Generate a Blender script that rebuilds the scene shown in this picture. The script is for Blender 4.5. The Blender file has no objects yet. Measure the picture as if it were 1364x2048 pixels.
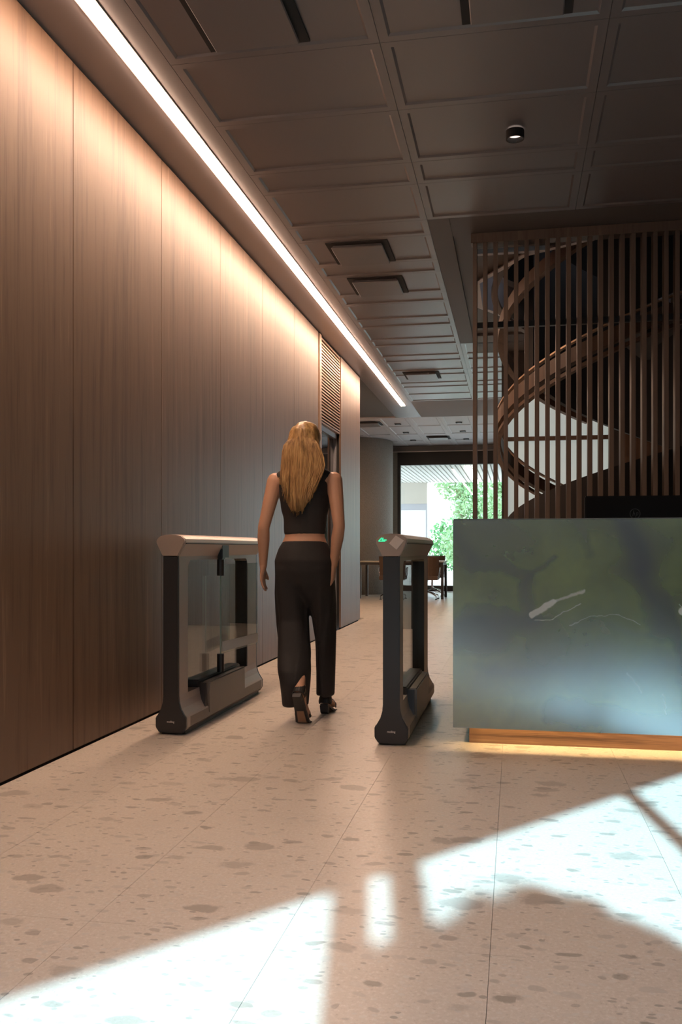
import bpy, bmesh, math, random
from mathutils import Vector, Matrix, noise
random.seed(7)
C = bpy.context.scene.collection
SC = bpy.context.scene
R = math.radians
# ------------------------------------------------------------------ camera, sky, sun, exposure
cam_d = bpy.data.cameras.new('camera'); cam = bpy.data.objects.new('camera', cam_d); C.objects.link(cam)
cam_d.sensor_fit = 'HORIZONTAL'; cam_d.sensor_width = 36.0
cam_d.lens = 1808.0/1364.0*36.0
cam_d.shift_y = 73.0/1364.0
cam_d.clip_start = 0.05; cam_d.clip_end = 300
cam.location = (0, 0, 1.0)
cam.rotation_euler = (R(90), 0, R(10.895))
SC.camera = cam

W = bpy.data.worlds.new('sky'); SC.world = W; W.use_nodes = True
bg = W.node_tree.nodes['Background']
bg.inputs[0].default_value = (0.80, 0.87, 1.0, 1)
bg.inputs[1].default_value = 7.0

sun_d = bpy.data.lights.new('sun', 'SUN'); sun = bpy.data.objects.new('sun', sun_d); C.objects.link(sun)
sun_d.energy = 14.5; sun_d.angle = R(0.9); sun_d.color = (0.42, 0.80, 1.0)
SUN_AZ = Vector((0.158, -0.987, 0)).normalized(); SUN_EL = R(35)
to_sun = Vector((SUN_AZ.x*math.cos(SUN_EL), SUN_AZ.y*math.cos(SUN_EL), math.sin(SUN_EL)))
sun.rotation_euler = to_sun.to_track_quat('Z', 'Y').to_euler()
sun.location = (2, -12, 9)

SC.view_settings.view_transform = 'Standard'
SC.view_settings.look = 'None'
SC.view_settings.exposure = 0.0
SC.view_settings.gamma = 1.0
SC.view_settings.use_curve_mapping = False
STRIP_POWER = 78.0
SC.cycles.max_bounces = 8
SC.cycles.diffuse_bounces = 4
SC.cycles.glossy_bounces = 4
SC.cycles.transparent_max_bounces = 16
SC.cycles.caustics_reflective = False
SC.cycles.caustics_refractive = False
SC.cycles.sample_clamp_indirect = 6.0
SC.cycles.use_denoising = True

# ------------------------------------------------------------------ helpers
class MB:
    def __init__(self): self.v = []; self.f = []
    def add(self, vs, fs):
        n = len(self.v); self.v += [tuple(p) for p in vs]; self.f += [tuple(i+n for i in f) for f in fs]; return self
    def box(self, x0, x1, y0, y1, z0, z1):
        return self.add([(x0,y0,z0),(x1,y0,z0),(x1,y1,z0),(x0,y1,z0),(x0,y0,z1),(x1,y0,z1),(x1,y1,z1),(x0,y1,z1)],
            [(0,3,2,1),(4,5,6,7),(0,1,5,4),(1,2,6,5),(2,3,7,6),(3,0,4,7)])
    def prism(self, poly, axis, a, b):
        """poly: 2D points; extruded along axis 'x','y','z' from a to b"""
        def P(p, t):
            return {'x': (t,p[0],p[1]), 'y': (p[0],t,p[1]), 'z': (p[0],p[1],t)}[axis]
        n = len(poly)
        vs = [P(p,a) for p in poly]+[P(p,b) for p in poly]
        return self.add(vs, [tuple(range(n))[::-1], tuple(range(n,2*n))]+[(i,(i+1)%n,n+(i+1)%n,n+i) for i in range(n)])
    def loft(self, rings, cap=True, close=True):
        n = len(rings[0]); vs = [p for r in rings for p in r]; fs = []
        for k in range(len(rings)-1):
            for i in range(n if close else n-1):
                fs.append((k*n+i, k*n+(i+1)%n, (k+1)*n+(i+1)%n, (k+1)*n+i))
        if cap: fs.append(tuple(range(n))[::-1]); fs.append(tuple(range((len(rings)-1)*n, len(rings)*n)))
        return self.add(vs, fs)
    def tube(self, pts, rad, n=10, cap=True):
        pts = [Vector(p) for p in pts]
        if not hasattr(rad, '__len__'): rad = [rad]*len(pts)
        rings = []; up = None
        for i, p in enumerate(pts):
            d = (pts[min(i+1,len(pts)-1)]-pts[max(i-1,0)]).normalized()
            if up is None: up = d.orthogonal().normalized()
            up = (up-d*up.dot(d)).normalized(); w = d.cross(up)
            rings.append([p+(up*math.cos(2*math.pi*k/n)+w*math.sin(2*math.pi*k/n))*rad[i] for k in range(n)])
        return self.loft(rings, cap)
    def capsule(self, pts, rad, n=14):
        pts = [Vector(p) for p in pts]
        if not hasattr(rad, '__len__'): rad = [rad]*len(pts)
        d0 = (pts[0]-pts[1]).normalized(); d1 = (pts[-1]-pts[-2]).normalized()
        P, Q = [], []
        for a in (85, 60, 30): P.append(pts[0]+d0*rad[0]*math.sin(R(a))); Q.append(rad[0]*math.cos(R(a)))
        P += pts; Q += list(rad)
        for a in (30, 60, 85): P.append(pts[-1]+d1*rad[-1]*math.sin(R(a))); Q.append(rad[-1]*math.cos(R(a)))
        return self.tube(P, Q, n)
    def rings(self, rr, n=24):
        """rr: (cx,cy,z,rx,ry) horizontal ellipses, closed"""
        return self.loft([[(cx+rx*math.cos(2*math.pi*k/n), cy+ry*math.sin(2*math.pi*k/n), z) for k in range(n)] for cx,cy,z,rx,ry in rr])
    def lathe(self, prof, cx=0, cy=0, n=24):
        return self.loft([[(cx+r*math.cos(2*math.pi*k/n), cy+r*math.sin(2*math.pi*k/n), z) for k in range(n)] for r, z in prof])
    def ball(self, c, rx, ry, rz, n=14, m=8):
        return self.loft([[(c[0]+rx*math.sin(a)*math.cos(2*math.pi*k/n), c[1]+ry*math.sin(a)*math.sin(2*math.pi*k/n), c[2]-rz*math.cos(a)) for k in range(n)]
                          for a in [math.pi*(0.03+0.94*j/m) for j in range(m+1)]])
    def build(self, name, mat, parent=None, smooth=False, bevel=0.0, fix=True):
        me = bpy.data.meshes.new(name); me.from_pydata(self.v, [], self.f)
        if fix or bevel:
            bm = bmesh.new(); bm.from_mesh(me)
            bmesh.ops.recalc_face_normals(bm, faces=bm.faces)
            if bevel:
                bmesh.ops.bevel(bm, geom=[e for e in bm.edges if e.calc_face_angle(0) > 0.5], offset=bevel, segments=2, affect='EDGES', clamp_overlap=True)
            bm.to_mesh(me); bm.free()
        if smooth:
            me.polygons.foreach_set('use_smooth', [True]*len(me.polygons))
        me.materials.append(mat)
        o = bpy.data.objects.new(name, me); C.objects.link(o)
        if parent is not None: o.parent = parent
        return o
def inst(src, name, loc, parent=None, rz=0):
    o = bpy.data.objects.new(name, src.data); C.objects.link(o); o.location = loc; o.rotation_euler = (0,0,rz)
    if parent is not None: o.parent = parent
    return o
def empty(name, loc=(0,0,0), rz=0):
    o = bpy.data.objects.new(name, None); C.objects.link(o); o.location = loc; o.rotation_euler = (0,0,rz); o.empty_display_size = .1
    return o
def tag(o, label=None, cat=None, group=None, kind=None):
    if label: o['label'] = label
    if cat: o['category'] = cat
    if group: o['group'] = group
    if kind: o['kind'] = kind
    return o
def copy_tree(o, parent=None):
    c = o.copy(); C.objects.link(c)
    if parent is not None: c.parent = parent
    for ch in list(o.children): copy_tree(ch, c)
    return c
def remesh(mb, name, mat, voxel, parent=None, smooth_it=4, fac=0.5, disp=None):
    tmp = mb.build('tmp', mat, None)
    m = tmp.modifiers.new('r', 'REMESH'); m.mode = 'VOXEL'; m.voxel_size = voxel
    if smooth_it:
        s = tmp.modifiers.new('s', 'SMOOTH'); s.iterations = smooth_it; s.factor = fac
    dg = bpy.context.evaluated_depsgraph_get(); dg.update()
    me = bpy.data.meshes.new_from_object(tmp.evaluated_get(dg)); me.name = name
    bpy.data.objects.remove(tmp)
    if disp:
        for v in me.vertices: v.co = disp(v.co.copy(), v.normal.copy())
    me.polygons.foreach_set('use_smooth', [True]*len(me.polygons))
    me.materials.clear(); me.materials.append(mat)
    o = bpy.data.objects.new(name, me); C.objects.link(o)
    if parent is not None: o.parent = parent
    return o

# ------------------------------------------------------------------ materials
class NT:
    def __init__(self, name):
        self.m = bpy.data.materials.new(name); self.m.use_nodes = True; self.t = self.m.node_tree
        self.b = self.t.nodes['Principled BSDF']
    def n(self, typ, **kw):
        nd = self.t.nodes.new(typ)
        for k, v in kw.items():
            if k.startswith('i_'):
                key = k[2:]; key = int(key) if key.isdigit() else key
                if isinstance(v, bpy.types.NodeSocket): self.t.links.new(v, nd.inputs[key])
                else: nd.inputs[key].default_value = v
            else: setattr(nd, k, v)
        return nd
    def link(self, a, b): self.t.links.new(a, b)
    def math(self, op, a, b=0.0, clamp=False):
        return self.n('ShaderNodeMath', operation=op, use_clamp=clamp, i_0=a, i_1=b).outputs[0]
    def mix(self, fac, a, b):
        nd = self.n('ShaderNodeMix', data_type='RGBA')
        for i, v in ((0, fac), (6, a), (7, b)):
            if isinstance(v, bpy.types.NodeSocket): self.t.links.new(v, nd.inputs[i])
            else: nd.inputs[i].default_value = v if i == 0 else (*v, 1)
        return nd.outputs[2]
    def ramp(self, fac, stops):
        nd = self.n('ShaderNodeValToRGB', i_0=fac); e = nd.color_ramp.elements
        while len(e) < len(stops): e.new(0.5)
        for el, (p, c) in zip(e, stops): el.position = p; el.color = (*c, 1) if len(c) == 3 else c
        return nd.outputs[0]
    def pos(self, scale=(1,1,1), loc=(0,0,0), rot=(0,0,0), obj=False):
        src = self.n('ShaderNodeTexCoord').outputs['Object'] if obj else self.n('ShaderNodeNewGeometry').outputs['Position']
        return self.n('ShaderNodeMapping', i_Vector=src, i_Scale=scale, i_Location=loc, i_Rotation=rot).outputs[0]
    def noise(self, vec, scale, detail=3, rough=.5, dist=0):
        return self.n('ShaderNodeTexNoise', i_Vector=vec, i_Scale=scale, i_Detail=detail, i_Roughness=rough, i_Distortion=dist).outputs[0]
    def bump(self, h, strength=.2, dist=.01):
        self.link(self.n('ShaderNodeBump', i_Height=h, i_Strength=strength, i_Distance=dist).outputs[0], self.b.inputs['Normal'])
def plain(name, col, rough=.5, metal=0.0, spec=.5, emit=None, es=0.0, var=0.0, vs=30):
    t = NT(name)
    t.b.inputs['Base Color'].default_value = (*col, 1); t.b.inputs['Roughness'].default_value = rough
    t.b.inputs['Metallic'].default_value = metal; t.b.inputs['Specular IOR Level'].default_value = spec
    if var:
        f = t.noise(t.pos(obj=True), vs, 4)
        t.link(t.mix(f, tuple(c*(1-var) for c in col), tuple(min(1, c*(1+var)) for c in col)), t.b.inputs['Base Color'])
    if emit:
        t.b.inputs['Emission Color'].default_value = (*emit, 1); t.b.inputs['Emission Strength'].default_value = es
    return t.m
def wood(name, dark, mid, light, rough=.42, axis='z', freq=26, obj=False, spec=.5):
    t = NT(name)
    sc = {'z': (1, 1, .035), 'x': (.035, 1, 1), 'y': (1, .035, 1)}[axis]
    p = t.pos(scale=sc, obj=obj)
    a = t.noise(p, freq, 3, .55); b = t.noise(p, freq*5.5, 2, .6); c = t.noise(p, 4.5, 2)
    f = t.math('ADD', t.math('MULTIPLY', a, .55), t.math('ADD', t.math('MULTIPLY', b, .3), t.math('MULTIPLY', c, .2)))
    t.link(t.ramp(f, [(.38, dark), (.52, mid), (.60, mid), (.68, light)]), t.b.inputs['Base Color'])
    t.b.inputs['Roughness'].default_value = rough; t.b.inputs['Specular IOR Level'].default_value = spec
    t.bump(b, .05, .002)
    return t.m
def glassy(name, tint=(1,1,1), refl_rough=.0, ior=1.5):
    m = bpy.data.materials.new(name); m.use_nodes = True; t = m.node_tree; t.nodes.clear()
    out = t.nodes.new('ShaderNodeOutputMaterial'); mix = t.nodes.new('ShaderNodeMixShader')
    tr = t.nodes.new('ShaderNodeBsdfTransparent'); tr.inputs[0].default_value = (*tint, 1)
    gl = t.nodes.new('ShaderNodeBsdfGlossy'); gl.inputs['Roughness'].default_value = refl_rough
    lw = t.nodes.new('ShaderNodeLayerWeight'); lw.inputs[0].default_value = .5
    pw = t.nodes.new('ShaderNodeMath'); pw.operation = 'POWER'; pw.inputs[1].default_value = 4.0; t.links.new(lw.outputs['Facing'], pw.inputs[0])
    fr = t.nodes.new('ShaderNodeMath'); fr.operation = 'MULTIPLY_ADD'; fr.inputs[1].default_value = .75; fr.inputs[2].default_value = .04; fr.use_clamp = True; t.links.new(pw.outputs[0], fr.inputs[0])
    t.links.new(fr.outputs[0], mix.inputs[0]); t.links.new(tr.outputs[0], mix.inputs[1]); t.links.new(gl.outputs[0], mix.inputs[2])
    t.links.new(mix.outputs[0], out.inputs[0]); return m

def terrazzo():
    t = NT('terrazzo')
    P = t.pos()
    wob = t.n('ShaderNodeTexNoise', i_Vector=P, i_Scale=6.0, i_Detail=2.0).outputs['Color']
    Pw = t.n('ShaderNodeMix', data_type='VECTOR', i_0=0.07)
    t.link(P, Pw.inputs[4]); t.link(wob, Pw.inputs[5]); Pw = Pw.outputs[1]
    base = t.mix(t.noise(P, 2.2, 3), (.57,.495,.415), (.70,.62,.53))
    fine = t.noise(P, 95, 3, .7)
    base = t.mix(t.math('MULTIPLY', t.math('SUBTRACT', fine, .52), 3.5, True), base, (.80,.74,.67))
    base = t.mix(t.math('MULTIPLY', t.math('SUBTRACT', .42, fine), 4.5, True), base, (.40,.34,.285))
    col = base
    ragged = t.noise(P, 26, 3, .6)
    # layers of stone chips: (cells per metre, chance, radius, stretch/rotation, colours, softness)
    for k, (sc, thr, rad, rot, stretch, c0, c1) in enumerate((
            (38, .64, .36, .9, (1,1.5,1), (.70,.66,.60), (.60,.56,.50)),
            (30, .82, .34, .2, (1,1.6,1), (.25,.21,.17), (.33,.29,.24)),
            (15, .68, .34, 1.9, (1,1.7,1), (.62,.57,.51), (.44,.39,.33)),
            (11, .85, .34, .5, (1,1.8,1), (.20,.17,.14), (.30,.26,.21)),
            (6.0, .86, .33, 2.5, (1,1.6,1), (.40,.35,.29), (.33,.285,.235)),
            (4.2, .93, .28, 1.2, (1,1.5,1), (.30,.265,.22), (.38,.33,.28)))):
        mp = t.n('ShaderNodeMapping', i_Vector=Pw, i_Rotation=(0,0,rot), i_Scale=stretch, i_Location=(k*3.3, k*1.7, 0)).outputs[0]
        v = t.n('ShaderNodeTexVoronoi', voronoi_dimensions='2D', i_Vector=mp, i_Scale=float(sc), i_Randomness=.9)
        sep = t.n('ShaderNodeSeparateColor', i_0=v.outputs['Color'])
        pick = t.math('GREATER_THAN', sep.outputs[0], thr)
        rr = t.math('MULTIPLY', t.math('ADD', t.math('MULTIPLY', sep.outputs[1], .65), .45), rad)
        rr = t.math('ADD', rr, t.math('MULTIPLY', t.math('SUBTRACT', ragged, .5), .34))
        inside = t.math('MULTIPLY', t.math('SUBTRACT', rr, v.outputs['Distance']), 12.0, True)
        mask = t.math('MULTIPLY', t.math('MULTIPLY', pick, inside, True), t.math('ADD', t.math('MULTIPLY', sep.outputs[2], .5), .42))
        col = t.mix(t.math('MULTIPLY', mask, .9), col, t.n('ShaderNodeMix', data_type='RGBA', i_0=sep.outputs[2]).outputs[2]) if False else t.mix(t.math('MULTIPLY', mask, .9), col, t.mix(sep.outputs[2], c0, c1))
    t.link(col, t.b.inputs['Base Color'])
    t.b.inputs['Roughness'].default_value = .36; t.b.inputs['Specular IOR Level'].default_value = .45
    return t.m

def desk_stone():
    """dark green marble: cloudy green fields, slate-coloured clouds and a few white veins, in the slab's own metres (x across, z up)"""
    t = NT('green_marble')
    P = t.pos()
    warp = t.n('ShaderNodeTexNoise', i_Vector=P, i_Scale=3.0, i_Detail=4.0).outputs['Color']
    wv = t.n('ShaderNodeVectorMath', operation='MULTIPLY_ADD', i_0=warp, i_1=(.28,.0,.28), i_2=P).outputs[0]
    wv = t.n('ShaderNodeVectorMath', operation='SUBTRACT', i_0=wv, i_1=(.14,0,.14)).outputs[0]
    sx = t.n('ShaderNodeSeparateXYZ', i_0=wv); X, Z = sx.outputs[0], sx.outputs[2]
    def seg(x0, z0, x1, z1, w, soft, Xs=X, Zs=Z, taper=0.0):
        dx, dz = x1-x0, z1-z0; L2 = dx*dx+dz*dz
        px = t.math('SUBTRACT', Xs, x0); pz = t.math('SUBTRACT', Zs, z0)
        h = t.math('DIVIDE', t.math('ADD', t.math('MULTIPLY', px, dx), t.math('MULTIPLY', pz, dz)), L2, True)
        ex = t.math('SUBTRACT', px, t.math('MULTIPLY', h, dx)); ez = t.math('SUBTRACT', pz, t.math('MULTIPLY', h, dz))
        d = t.math('SQRT', t.math('ADD', t.math('MULTIPLY', ex, ex), t.math('MULTIPLY', ez, ez)))
        ww = t.math('SUBTRACT', w, t.math('MULTIPLY', h, taper*w))
        return t.math('DIVIDE', t.math('SUBTRACT', ww, d), soft, True)
    n1 = t.noise(wv, 2.2, 4); n2 = t.noise(P, 9, 5, .6)
    col = t.mix(t.math('MULTIPLY', t.math('SUBTRACT', n1, .35), 3.2, True), (.080,.105,.046), (.150,.200,.062))
    col = t.mix(t.math('MULTIPLY', t.math('SUBTRACT', n2, .45), 1.2, True), col, (.105,.150,.088))
    slate = (.036,.043,.056)
    def over(c, m, cc, k=1.0): return t.mix(t.math('MULTIPLY', m, k), c, cc)
    for s in ((-.29,1.10,-.22,.95,.08,.10), (-.20,.93,.00,.88,.05,.06), (.06,.86,.10,.66,.055,.06), (.05,.82,.20,.98,.025,.04),
              (-.30,.62,.10,.62,.07,.06), (-.30,.56,-.10,.54,.09,.08), (.52,1.14,.63,.92,.075,.05), (.60,.90,.66,.60,.09,.08),
              (.70,.75,.78,.35,.05,.05), (.20,.18,.55,.13,.08,.07), (.55,.12,.85,.18,.08,.08), (.30,.22,.34,.18,.05,.05), (.30,1.12,.36,.95,.03,.08)):
        col = over(col, seg(*s), slate, .85)
    for s in ((-.15,.38,.95,.42,.17,.16), (.30,.60,.80,.58,.04,.12)):
        col = over(col, seg(*s), (.085,.105,.115), .75)
    px = t.n('ShaderNodeSeparateXYZ', i_0=t.n('ShaderNodeVectorMath', operation='MULTIPLY_ADD', i_0=t.n('ShaderNodeTexNoise', i_Vector=P, i_Scale=14.0, i_Detail=3.0).outputs['Color'], i_1=(.04,0,.04), i_2=P).outputs[0])
    xs, zs = t.math('SUBTRACT', px.outputs[0], .02), t.math('SUBTRACT', px.outputs[2], .02)
    for s, k in (((.080,.665,.19,.735,.016,.006), .85), ((.19,.735,.33,.79,.010,.006), .55), ((.10,.645,.18,.655,.004,.004), .5), ((.18,.655,.32,.73,.004,.004), .5),
                 ((.26,.62,.36,.665,.003,.004), .45), ((.36,.665,.50,.68,.003,.004), .4), ((.50,.68,.60,.63,.003,.004), .4),
                 ((.79,.70,.90,.66,.022,.008), .9), ((.78,.735,.80,.70,.005,.006), .7), ((.54,.40,.60,.30,.006,.01), .35), ((.70,.30,.72,.20,.004,.006), .4)):
        col = over(col, seg(*s, Xs=xs, Zs=zs), (.62,.63,.58), k)
    t.link(col, t.b.inputs['Base Color'])
    t.b.inputs['Roughness'].default_value = .25; t.b.inputs['Specular IOR Level'].default_value = 1.0; t.b.inputs['IOR'].default_value = 2.0
    t.bump(n2, .06, .004)
    return t.m

M = {}
M['floor'] = terrazzo()
M['grout'] = plain('grout', (.46,.42,.37), .8)
M['wall_wood'] = wood('walnut_veneer', (.105,.060,.038), (.165,.100,.064), (.235,.150,.098), .46, 'z', 24, spec=.35)
M['slat_wood'] = wood('slat_walnut', (.115,.082,.064), (.15,.110,.087), (.20,.148,.118), .45, 'z', 40)
M['jamb_wood'] = wood('jamb_oak', (.22,.13,.075), (.30,.18,.105), (.36,.23,.14), .45, 'z', 40)
M['plinth_wood'] = wood('plinth_walnut', (.10,.05,.03), (.26,.14,.08), (.36,.21,.12), .45, 'x', 34)
M['backing'] = plain('black_backing', (.02,.018,.016), .9)
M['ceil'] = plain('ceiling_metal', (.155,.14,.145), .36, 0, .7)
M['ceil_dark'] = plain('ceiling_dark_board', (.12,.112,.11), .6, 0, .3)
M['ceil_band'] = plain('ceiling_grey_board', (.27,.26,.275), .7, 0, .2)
M['ceil_far'] = plain('ceiling_pale_metal', (.58,.56,.60), .5, 0, .3)  # window daylight on the far pans is put into this paler lilac
M['slot'] = plain('dark_slot', (.02,.02,.02), .8)
M['plate'] = plain('vent_plate', (.155,.14,.142), .4, 0, .6)
M['strip'] = plain('warm_led', (1,1,1), .5, emit=(1.0,.675,.485), es=STRIP_POWER)
M['strip_soft'] = plain('warm_led_soft', (1,1,1), .5, emit=(1.0,.66,.42), es=70)
M['alu'] = plain('satin_aluminium', (.40,.345,.315), .45, .25)
M['cap'] = plain('champagne_aluminium', (.62,.52,.46), .38, .25)
M['head'] = plain('bronze_head', (.33,.255,.215), .45, .1)
M['black'] = plain('satin_black', (.022,.021,.021), .38)
M['grey_plastic'] = plain('dark_grey_plastic', (.05,.05,.052), .45)
M['box_grey'] = plain('bronze_grey_cover', (.15,.13,.115), .45, .3)
M['glass'] = glassy('clear_glass', (.93,.97,.95))
M['glass_edge'] = plain('glass_edge', (.45,.60,.54), .2)
M['frost'] = plain('frosted_film', (.62,.70,.76), .5)
M['white_print'] = plain('white_print', (.55,.50,.45), .5)
M['green_led'] = plain('green_led', (0,.2,.08), .5, emit=(.04,1.0,.40), es=1.5)
M['marble'] = desk_stone()
M['desk_top'] = plain('desk_edge_metal', (.35,.33,.31), .4, .3)
M['desk_body'] = plain('desk_carcass', (.06,.055,.05), .6)
M['led_gold'] = plain('plinth_led', (1,1,1), .5, emit=(1.0,.66,.30), es=40)
M['screen'] = plain('monitor_black', (.006,.006,.006), .5, spec=.2)
M['logo'] = plain('monitor_logo', (.05,.05,.05), .35)
def concrete():
    t = NT('bush_hammered_concrete'); p = t.pos()
    f = t.noise(p, 38, 4, .7); g = t.noise(p, 2, 3)
    t.link(t.mix(f, (.30,.26,.215), (.54,.49,.42)), t.b.inputs['Base Color']); t.b.inputs['Roughness'].default_value = .85
    t.bump(f, .7, .02); return t.m
M['concrete'] = concrete()
M['win_frame'] = plain('bronze_frame', (.045,.038,.034), .5, .3)
M['win_fascia'] = plain('fascia_paint', (.20,.17,.16), .6)
M['leather'] = plain('brown_leather', (.10,.058,.036), .5, var=.15)
M['black_leather'] = plain('black_leather', (.02,.02,.022), .5)
M['chrome'] = plain('chrome', (.75,.75,.77), .15, 1.0)
M['table_top'] = plain('table_laminate', (.50,.44,.37), .4)
M['table_frame'] = plain('table_frame', (.045,.038,.034), .5)
M['skin'] = plain('skin', (.56,.315,.205), .5, var=.06, vs=9)
M['top'] = plain('black_top', (.022,.019,.018), .75, var=.2, vs=60)
M['trouser'] = plain('black_trousers', (.019,.017,.017), .8, var=.2, vs=40)
M['shoe'] = plain('sandal_black', (.018,.018,.018), .5)
M['insole'] = plain('sandal_insole', (.30,.17,.10), .6)
def hair_mat():
    t = NT('blond_hair'); p = t.pos(scale=(1,1,.06), obj=True); f = t.noise(p, 75, 3, .6); g = t.noise(t.pos(obj=True), 7, 2)
    f = t.math('ADD', t.math('MULTIPLY', f, .75), t.math('MULTIPLY', g, .3))
    t.link(t.ramp(f, [(.36,(.16,.085,.03)), (.5,(.36,.20,.075)), (.66,(.56,.36,.15))]), t.b.inputs['Base Color'])
    t.b.inputs['Roughness'].default_value = .42; return t.m
M['hair'] = hair_mat()
M['eye'] = plain('eye_white', (.8,.8,.78), .2); M['iris'] = plain('iris', (.10,.16,.22), .2); M['lip'] = plain('lip', (.42,.13,.11), .4)
M['paving'] = plain('pale_paving', (.62,.60,.57), .8, var=.08, vs=3)
M['asphalt'] = plain('asphalt', (.10,.10,.10), .9, var=.2, vs=5)
M['out_wall'] = plain('outside_concrete', (.52,.48,.42), .9, var=.06, vs=4)
M['out_band'] = plain('outside_grey_band', (.42,.42,.45), .8)
M['out_white'] = plain('outside_white_panel', (.85,.82,.80), .8)
M['soffit'] = plain('soffit_slat', (.68,.66,.63), .7)
M['soffit_gap'] = plain('soffit_gap', (.30,.29,.28), .8)
M['daylight_lamp'] = plain('canopy_lamp', (1,1,1), .5, emit=(1,.95,.85), es=6.0)
def leaf_mat(name, c0, c1):
    t = NT(name); f = t.noise(t.pos(), 3.0, 3)
    col = t.mix(f, c0, c1); t.link(col, t.b.inputs['Base Color']); t.b.inputs['Roughness'].default_value = .5
    tr = t.n('ShaderNodeBsdfTranslucent'); t.link(col, tr.inputs[0])
    mx = t.n('ShaderNodeMixShader', i_0=.45); t.link(t.b.outputs[0], mx.inputs[1]); t.link(tr.outputs[0], mx.inputs[2])
    t.link(mx.outputs[0], t.t.nodes['Material Output'].inputs[0]); return t.m
M['leaf'] = leaf_mat('sunlit_leaf', (.14,.26,.11), (.36,.46,.25))  # lighter grey-green for the garden trees
M['leaf_dark'] = leaf_mat('shade_leaf', (.05,.15,.05), (.13,.30,.10))  # deeper green for the hedge and the entrance shrub
M['bark'] = plain('bark', (.22,.16,.11), .9, var=.3, vs=12)
M['frosted_window'] = plain('frosted_pane', (.5,.55,.54), .6, emit=(.86,1.0,.96), es=.34)
M['stair_wood'] = wood('stair_walnut', (.085,.05,.033), (.13,.078,.05), (.18,.11,.07), .4, 'z', 18)
M['stair_dark'] = plain('stair_dark_steel', (.018,.016,.015), .6)
M['brass'] = plain('brass_line', (.50,.34,.22), .4, .6)
M['void_wall'] = plain('dark_wall', (.045,.038,.034), .8)
M['well'] = plain('stairwell_rim', (.62,.62,.66), .6)
M['door_glass'] = plain('dark_door_glass', (.03,.03,.032), .02, 0, .9)
M['door_frame'] = plain('door_frame', (.33,.33,.35), .4, .4)
M['spot_can'] = plain('spot_housing', (.012,.012,.012), .5)
M['spot_lens'] = plain('spot_lens', (1,1,1), .5, emit=(1.0,.78,.66), es=1.6)

# ------------------------------------------------------------------ the setting
H = 3.40
F0 = Vector((.086, -1.08, 0)); FU = Vector((.611, .791, 0)).normalized(); FN = Vector((FU.y, -FU.x, 0))   # entrance front, FN points outside
def facade_y(x): return F0.y + (x-F0.x)/FU.x*FU.y
XL, XR, YF = -2.13, 5.0, 21.35
poly = [(XL-.03, facade_y(XL-.03)), (XR, facade_y(XR)), (XR, YF), (-4.6, YF), (-4.6, 12.45), (XL-.03, 12.45)]
floor = tag(MB().prism(poly, 'z', -.20, -.012).build('floor', M['grout']), kind='structure')
PITCH = .53
tile_src = MB().box(0, PITCH-.0012, 0, PITCH-.0012, -.0125, 0).build('floor_tile', M['floor'], floor)
tile_src.location = (-.06-PITCH*3, 2.255-PITCH*3, 0)
edge_src = None
for j in range(-3, 14):
    for i in range(-4, 4):
        x, y = -.06+PITCH*i, 2.255+PITCH*j
        if i == -3 and j == -3: continue
        if y < facade_y(x+PITCH)+.02: continue
        if i == -4:
            if edge_src is None:
                edge_src = MB().box(0, (-.06-PITCH*3-.0016)-(XL+.002), 0, PITCH-.0012, -.0125, 0).build('floor_tile', M['floor'], floor); edge_src.location = (XL+.002, y, 0)
            else: inst(edge_src, 'floor_tile', (XL+.002, y, 0), floor)
        else: inst(tile_src, 'floor_tile', (x, y, 0), floor)
rest = MB(); seen_far = set()
for j in range(-10, 37):
    for i in range(-9, 10):
        x, y = -.06+PITCH*i, 2.255+PITCH*j
        if -3 <= j < 14 and -4 <= i < 4: continue
        if x+PITCH > XR-.05 or y+PITCH > YF-.02: continue
        if y < 12.45 and x+PITCH < XL: continue
        if x < -4.55: continue
        if y < facade_y(x+PITCH)+.02: continue
        rest.box(max(x, XL+.002) if y < 12.45 else x, x+PITCH-.0012, y, y+PITCH-.0012, -.0125, 0)
tag(rest.build('distant_floor_tiles', M['floor'], floor, fix=False), kind='stuff')

# left wall: backing with veneer panels
wl = MB(); wl.box(XL-.25, XL-.022, facade_y(XL)-.2, 9.80, -.2, H+.03); wl.box(XL-.25, XL-.022, 11.05, 12.45, -.2, H+.03); wl.box(XL-.25, XL-.022, 9.80, 11.05, H-.004, H+.03)
wall_left = tag(wl.build('wall_left', M['backing']), kind='structure')
ys = [-1.54, -.41, .72, 1.85, 2.98, 4.11, 5.24, 6.37, 7.50, 8.63, 9.74]
for a, b in zip(ys[:-1], ys[1:]):
    MB().box(XL-.024, XL, a+.002, b-.002, .012, H-.012).build('wood_panel', M['wall_wood'], wall_left, bevel=.0015)
MB().box(XL-.024, XL, -3.9, -1.542, .012, H-.012).build('wood_panel', M['wall_wood'], wall_left)
MB().box(XL-.24, XL, 11.06, 12.47, .012, H-.012).build('wood_panel', M['wall_wood'], wall_left, bevel=.003)
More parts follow.
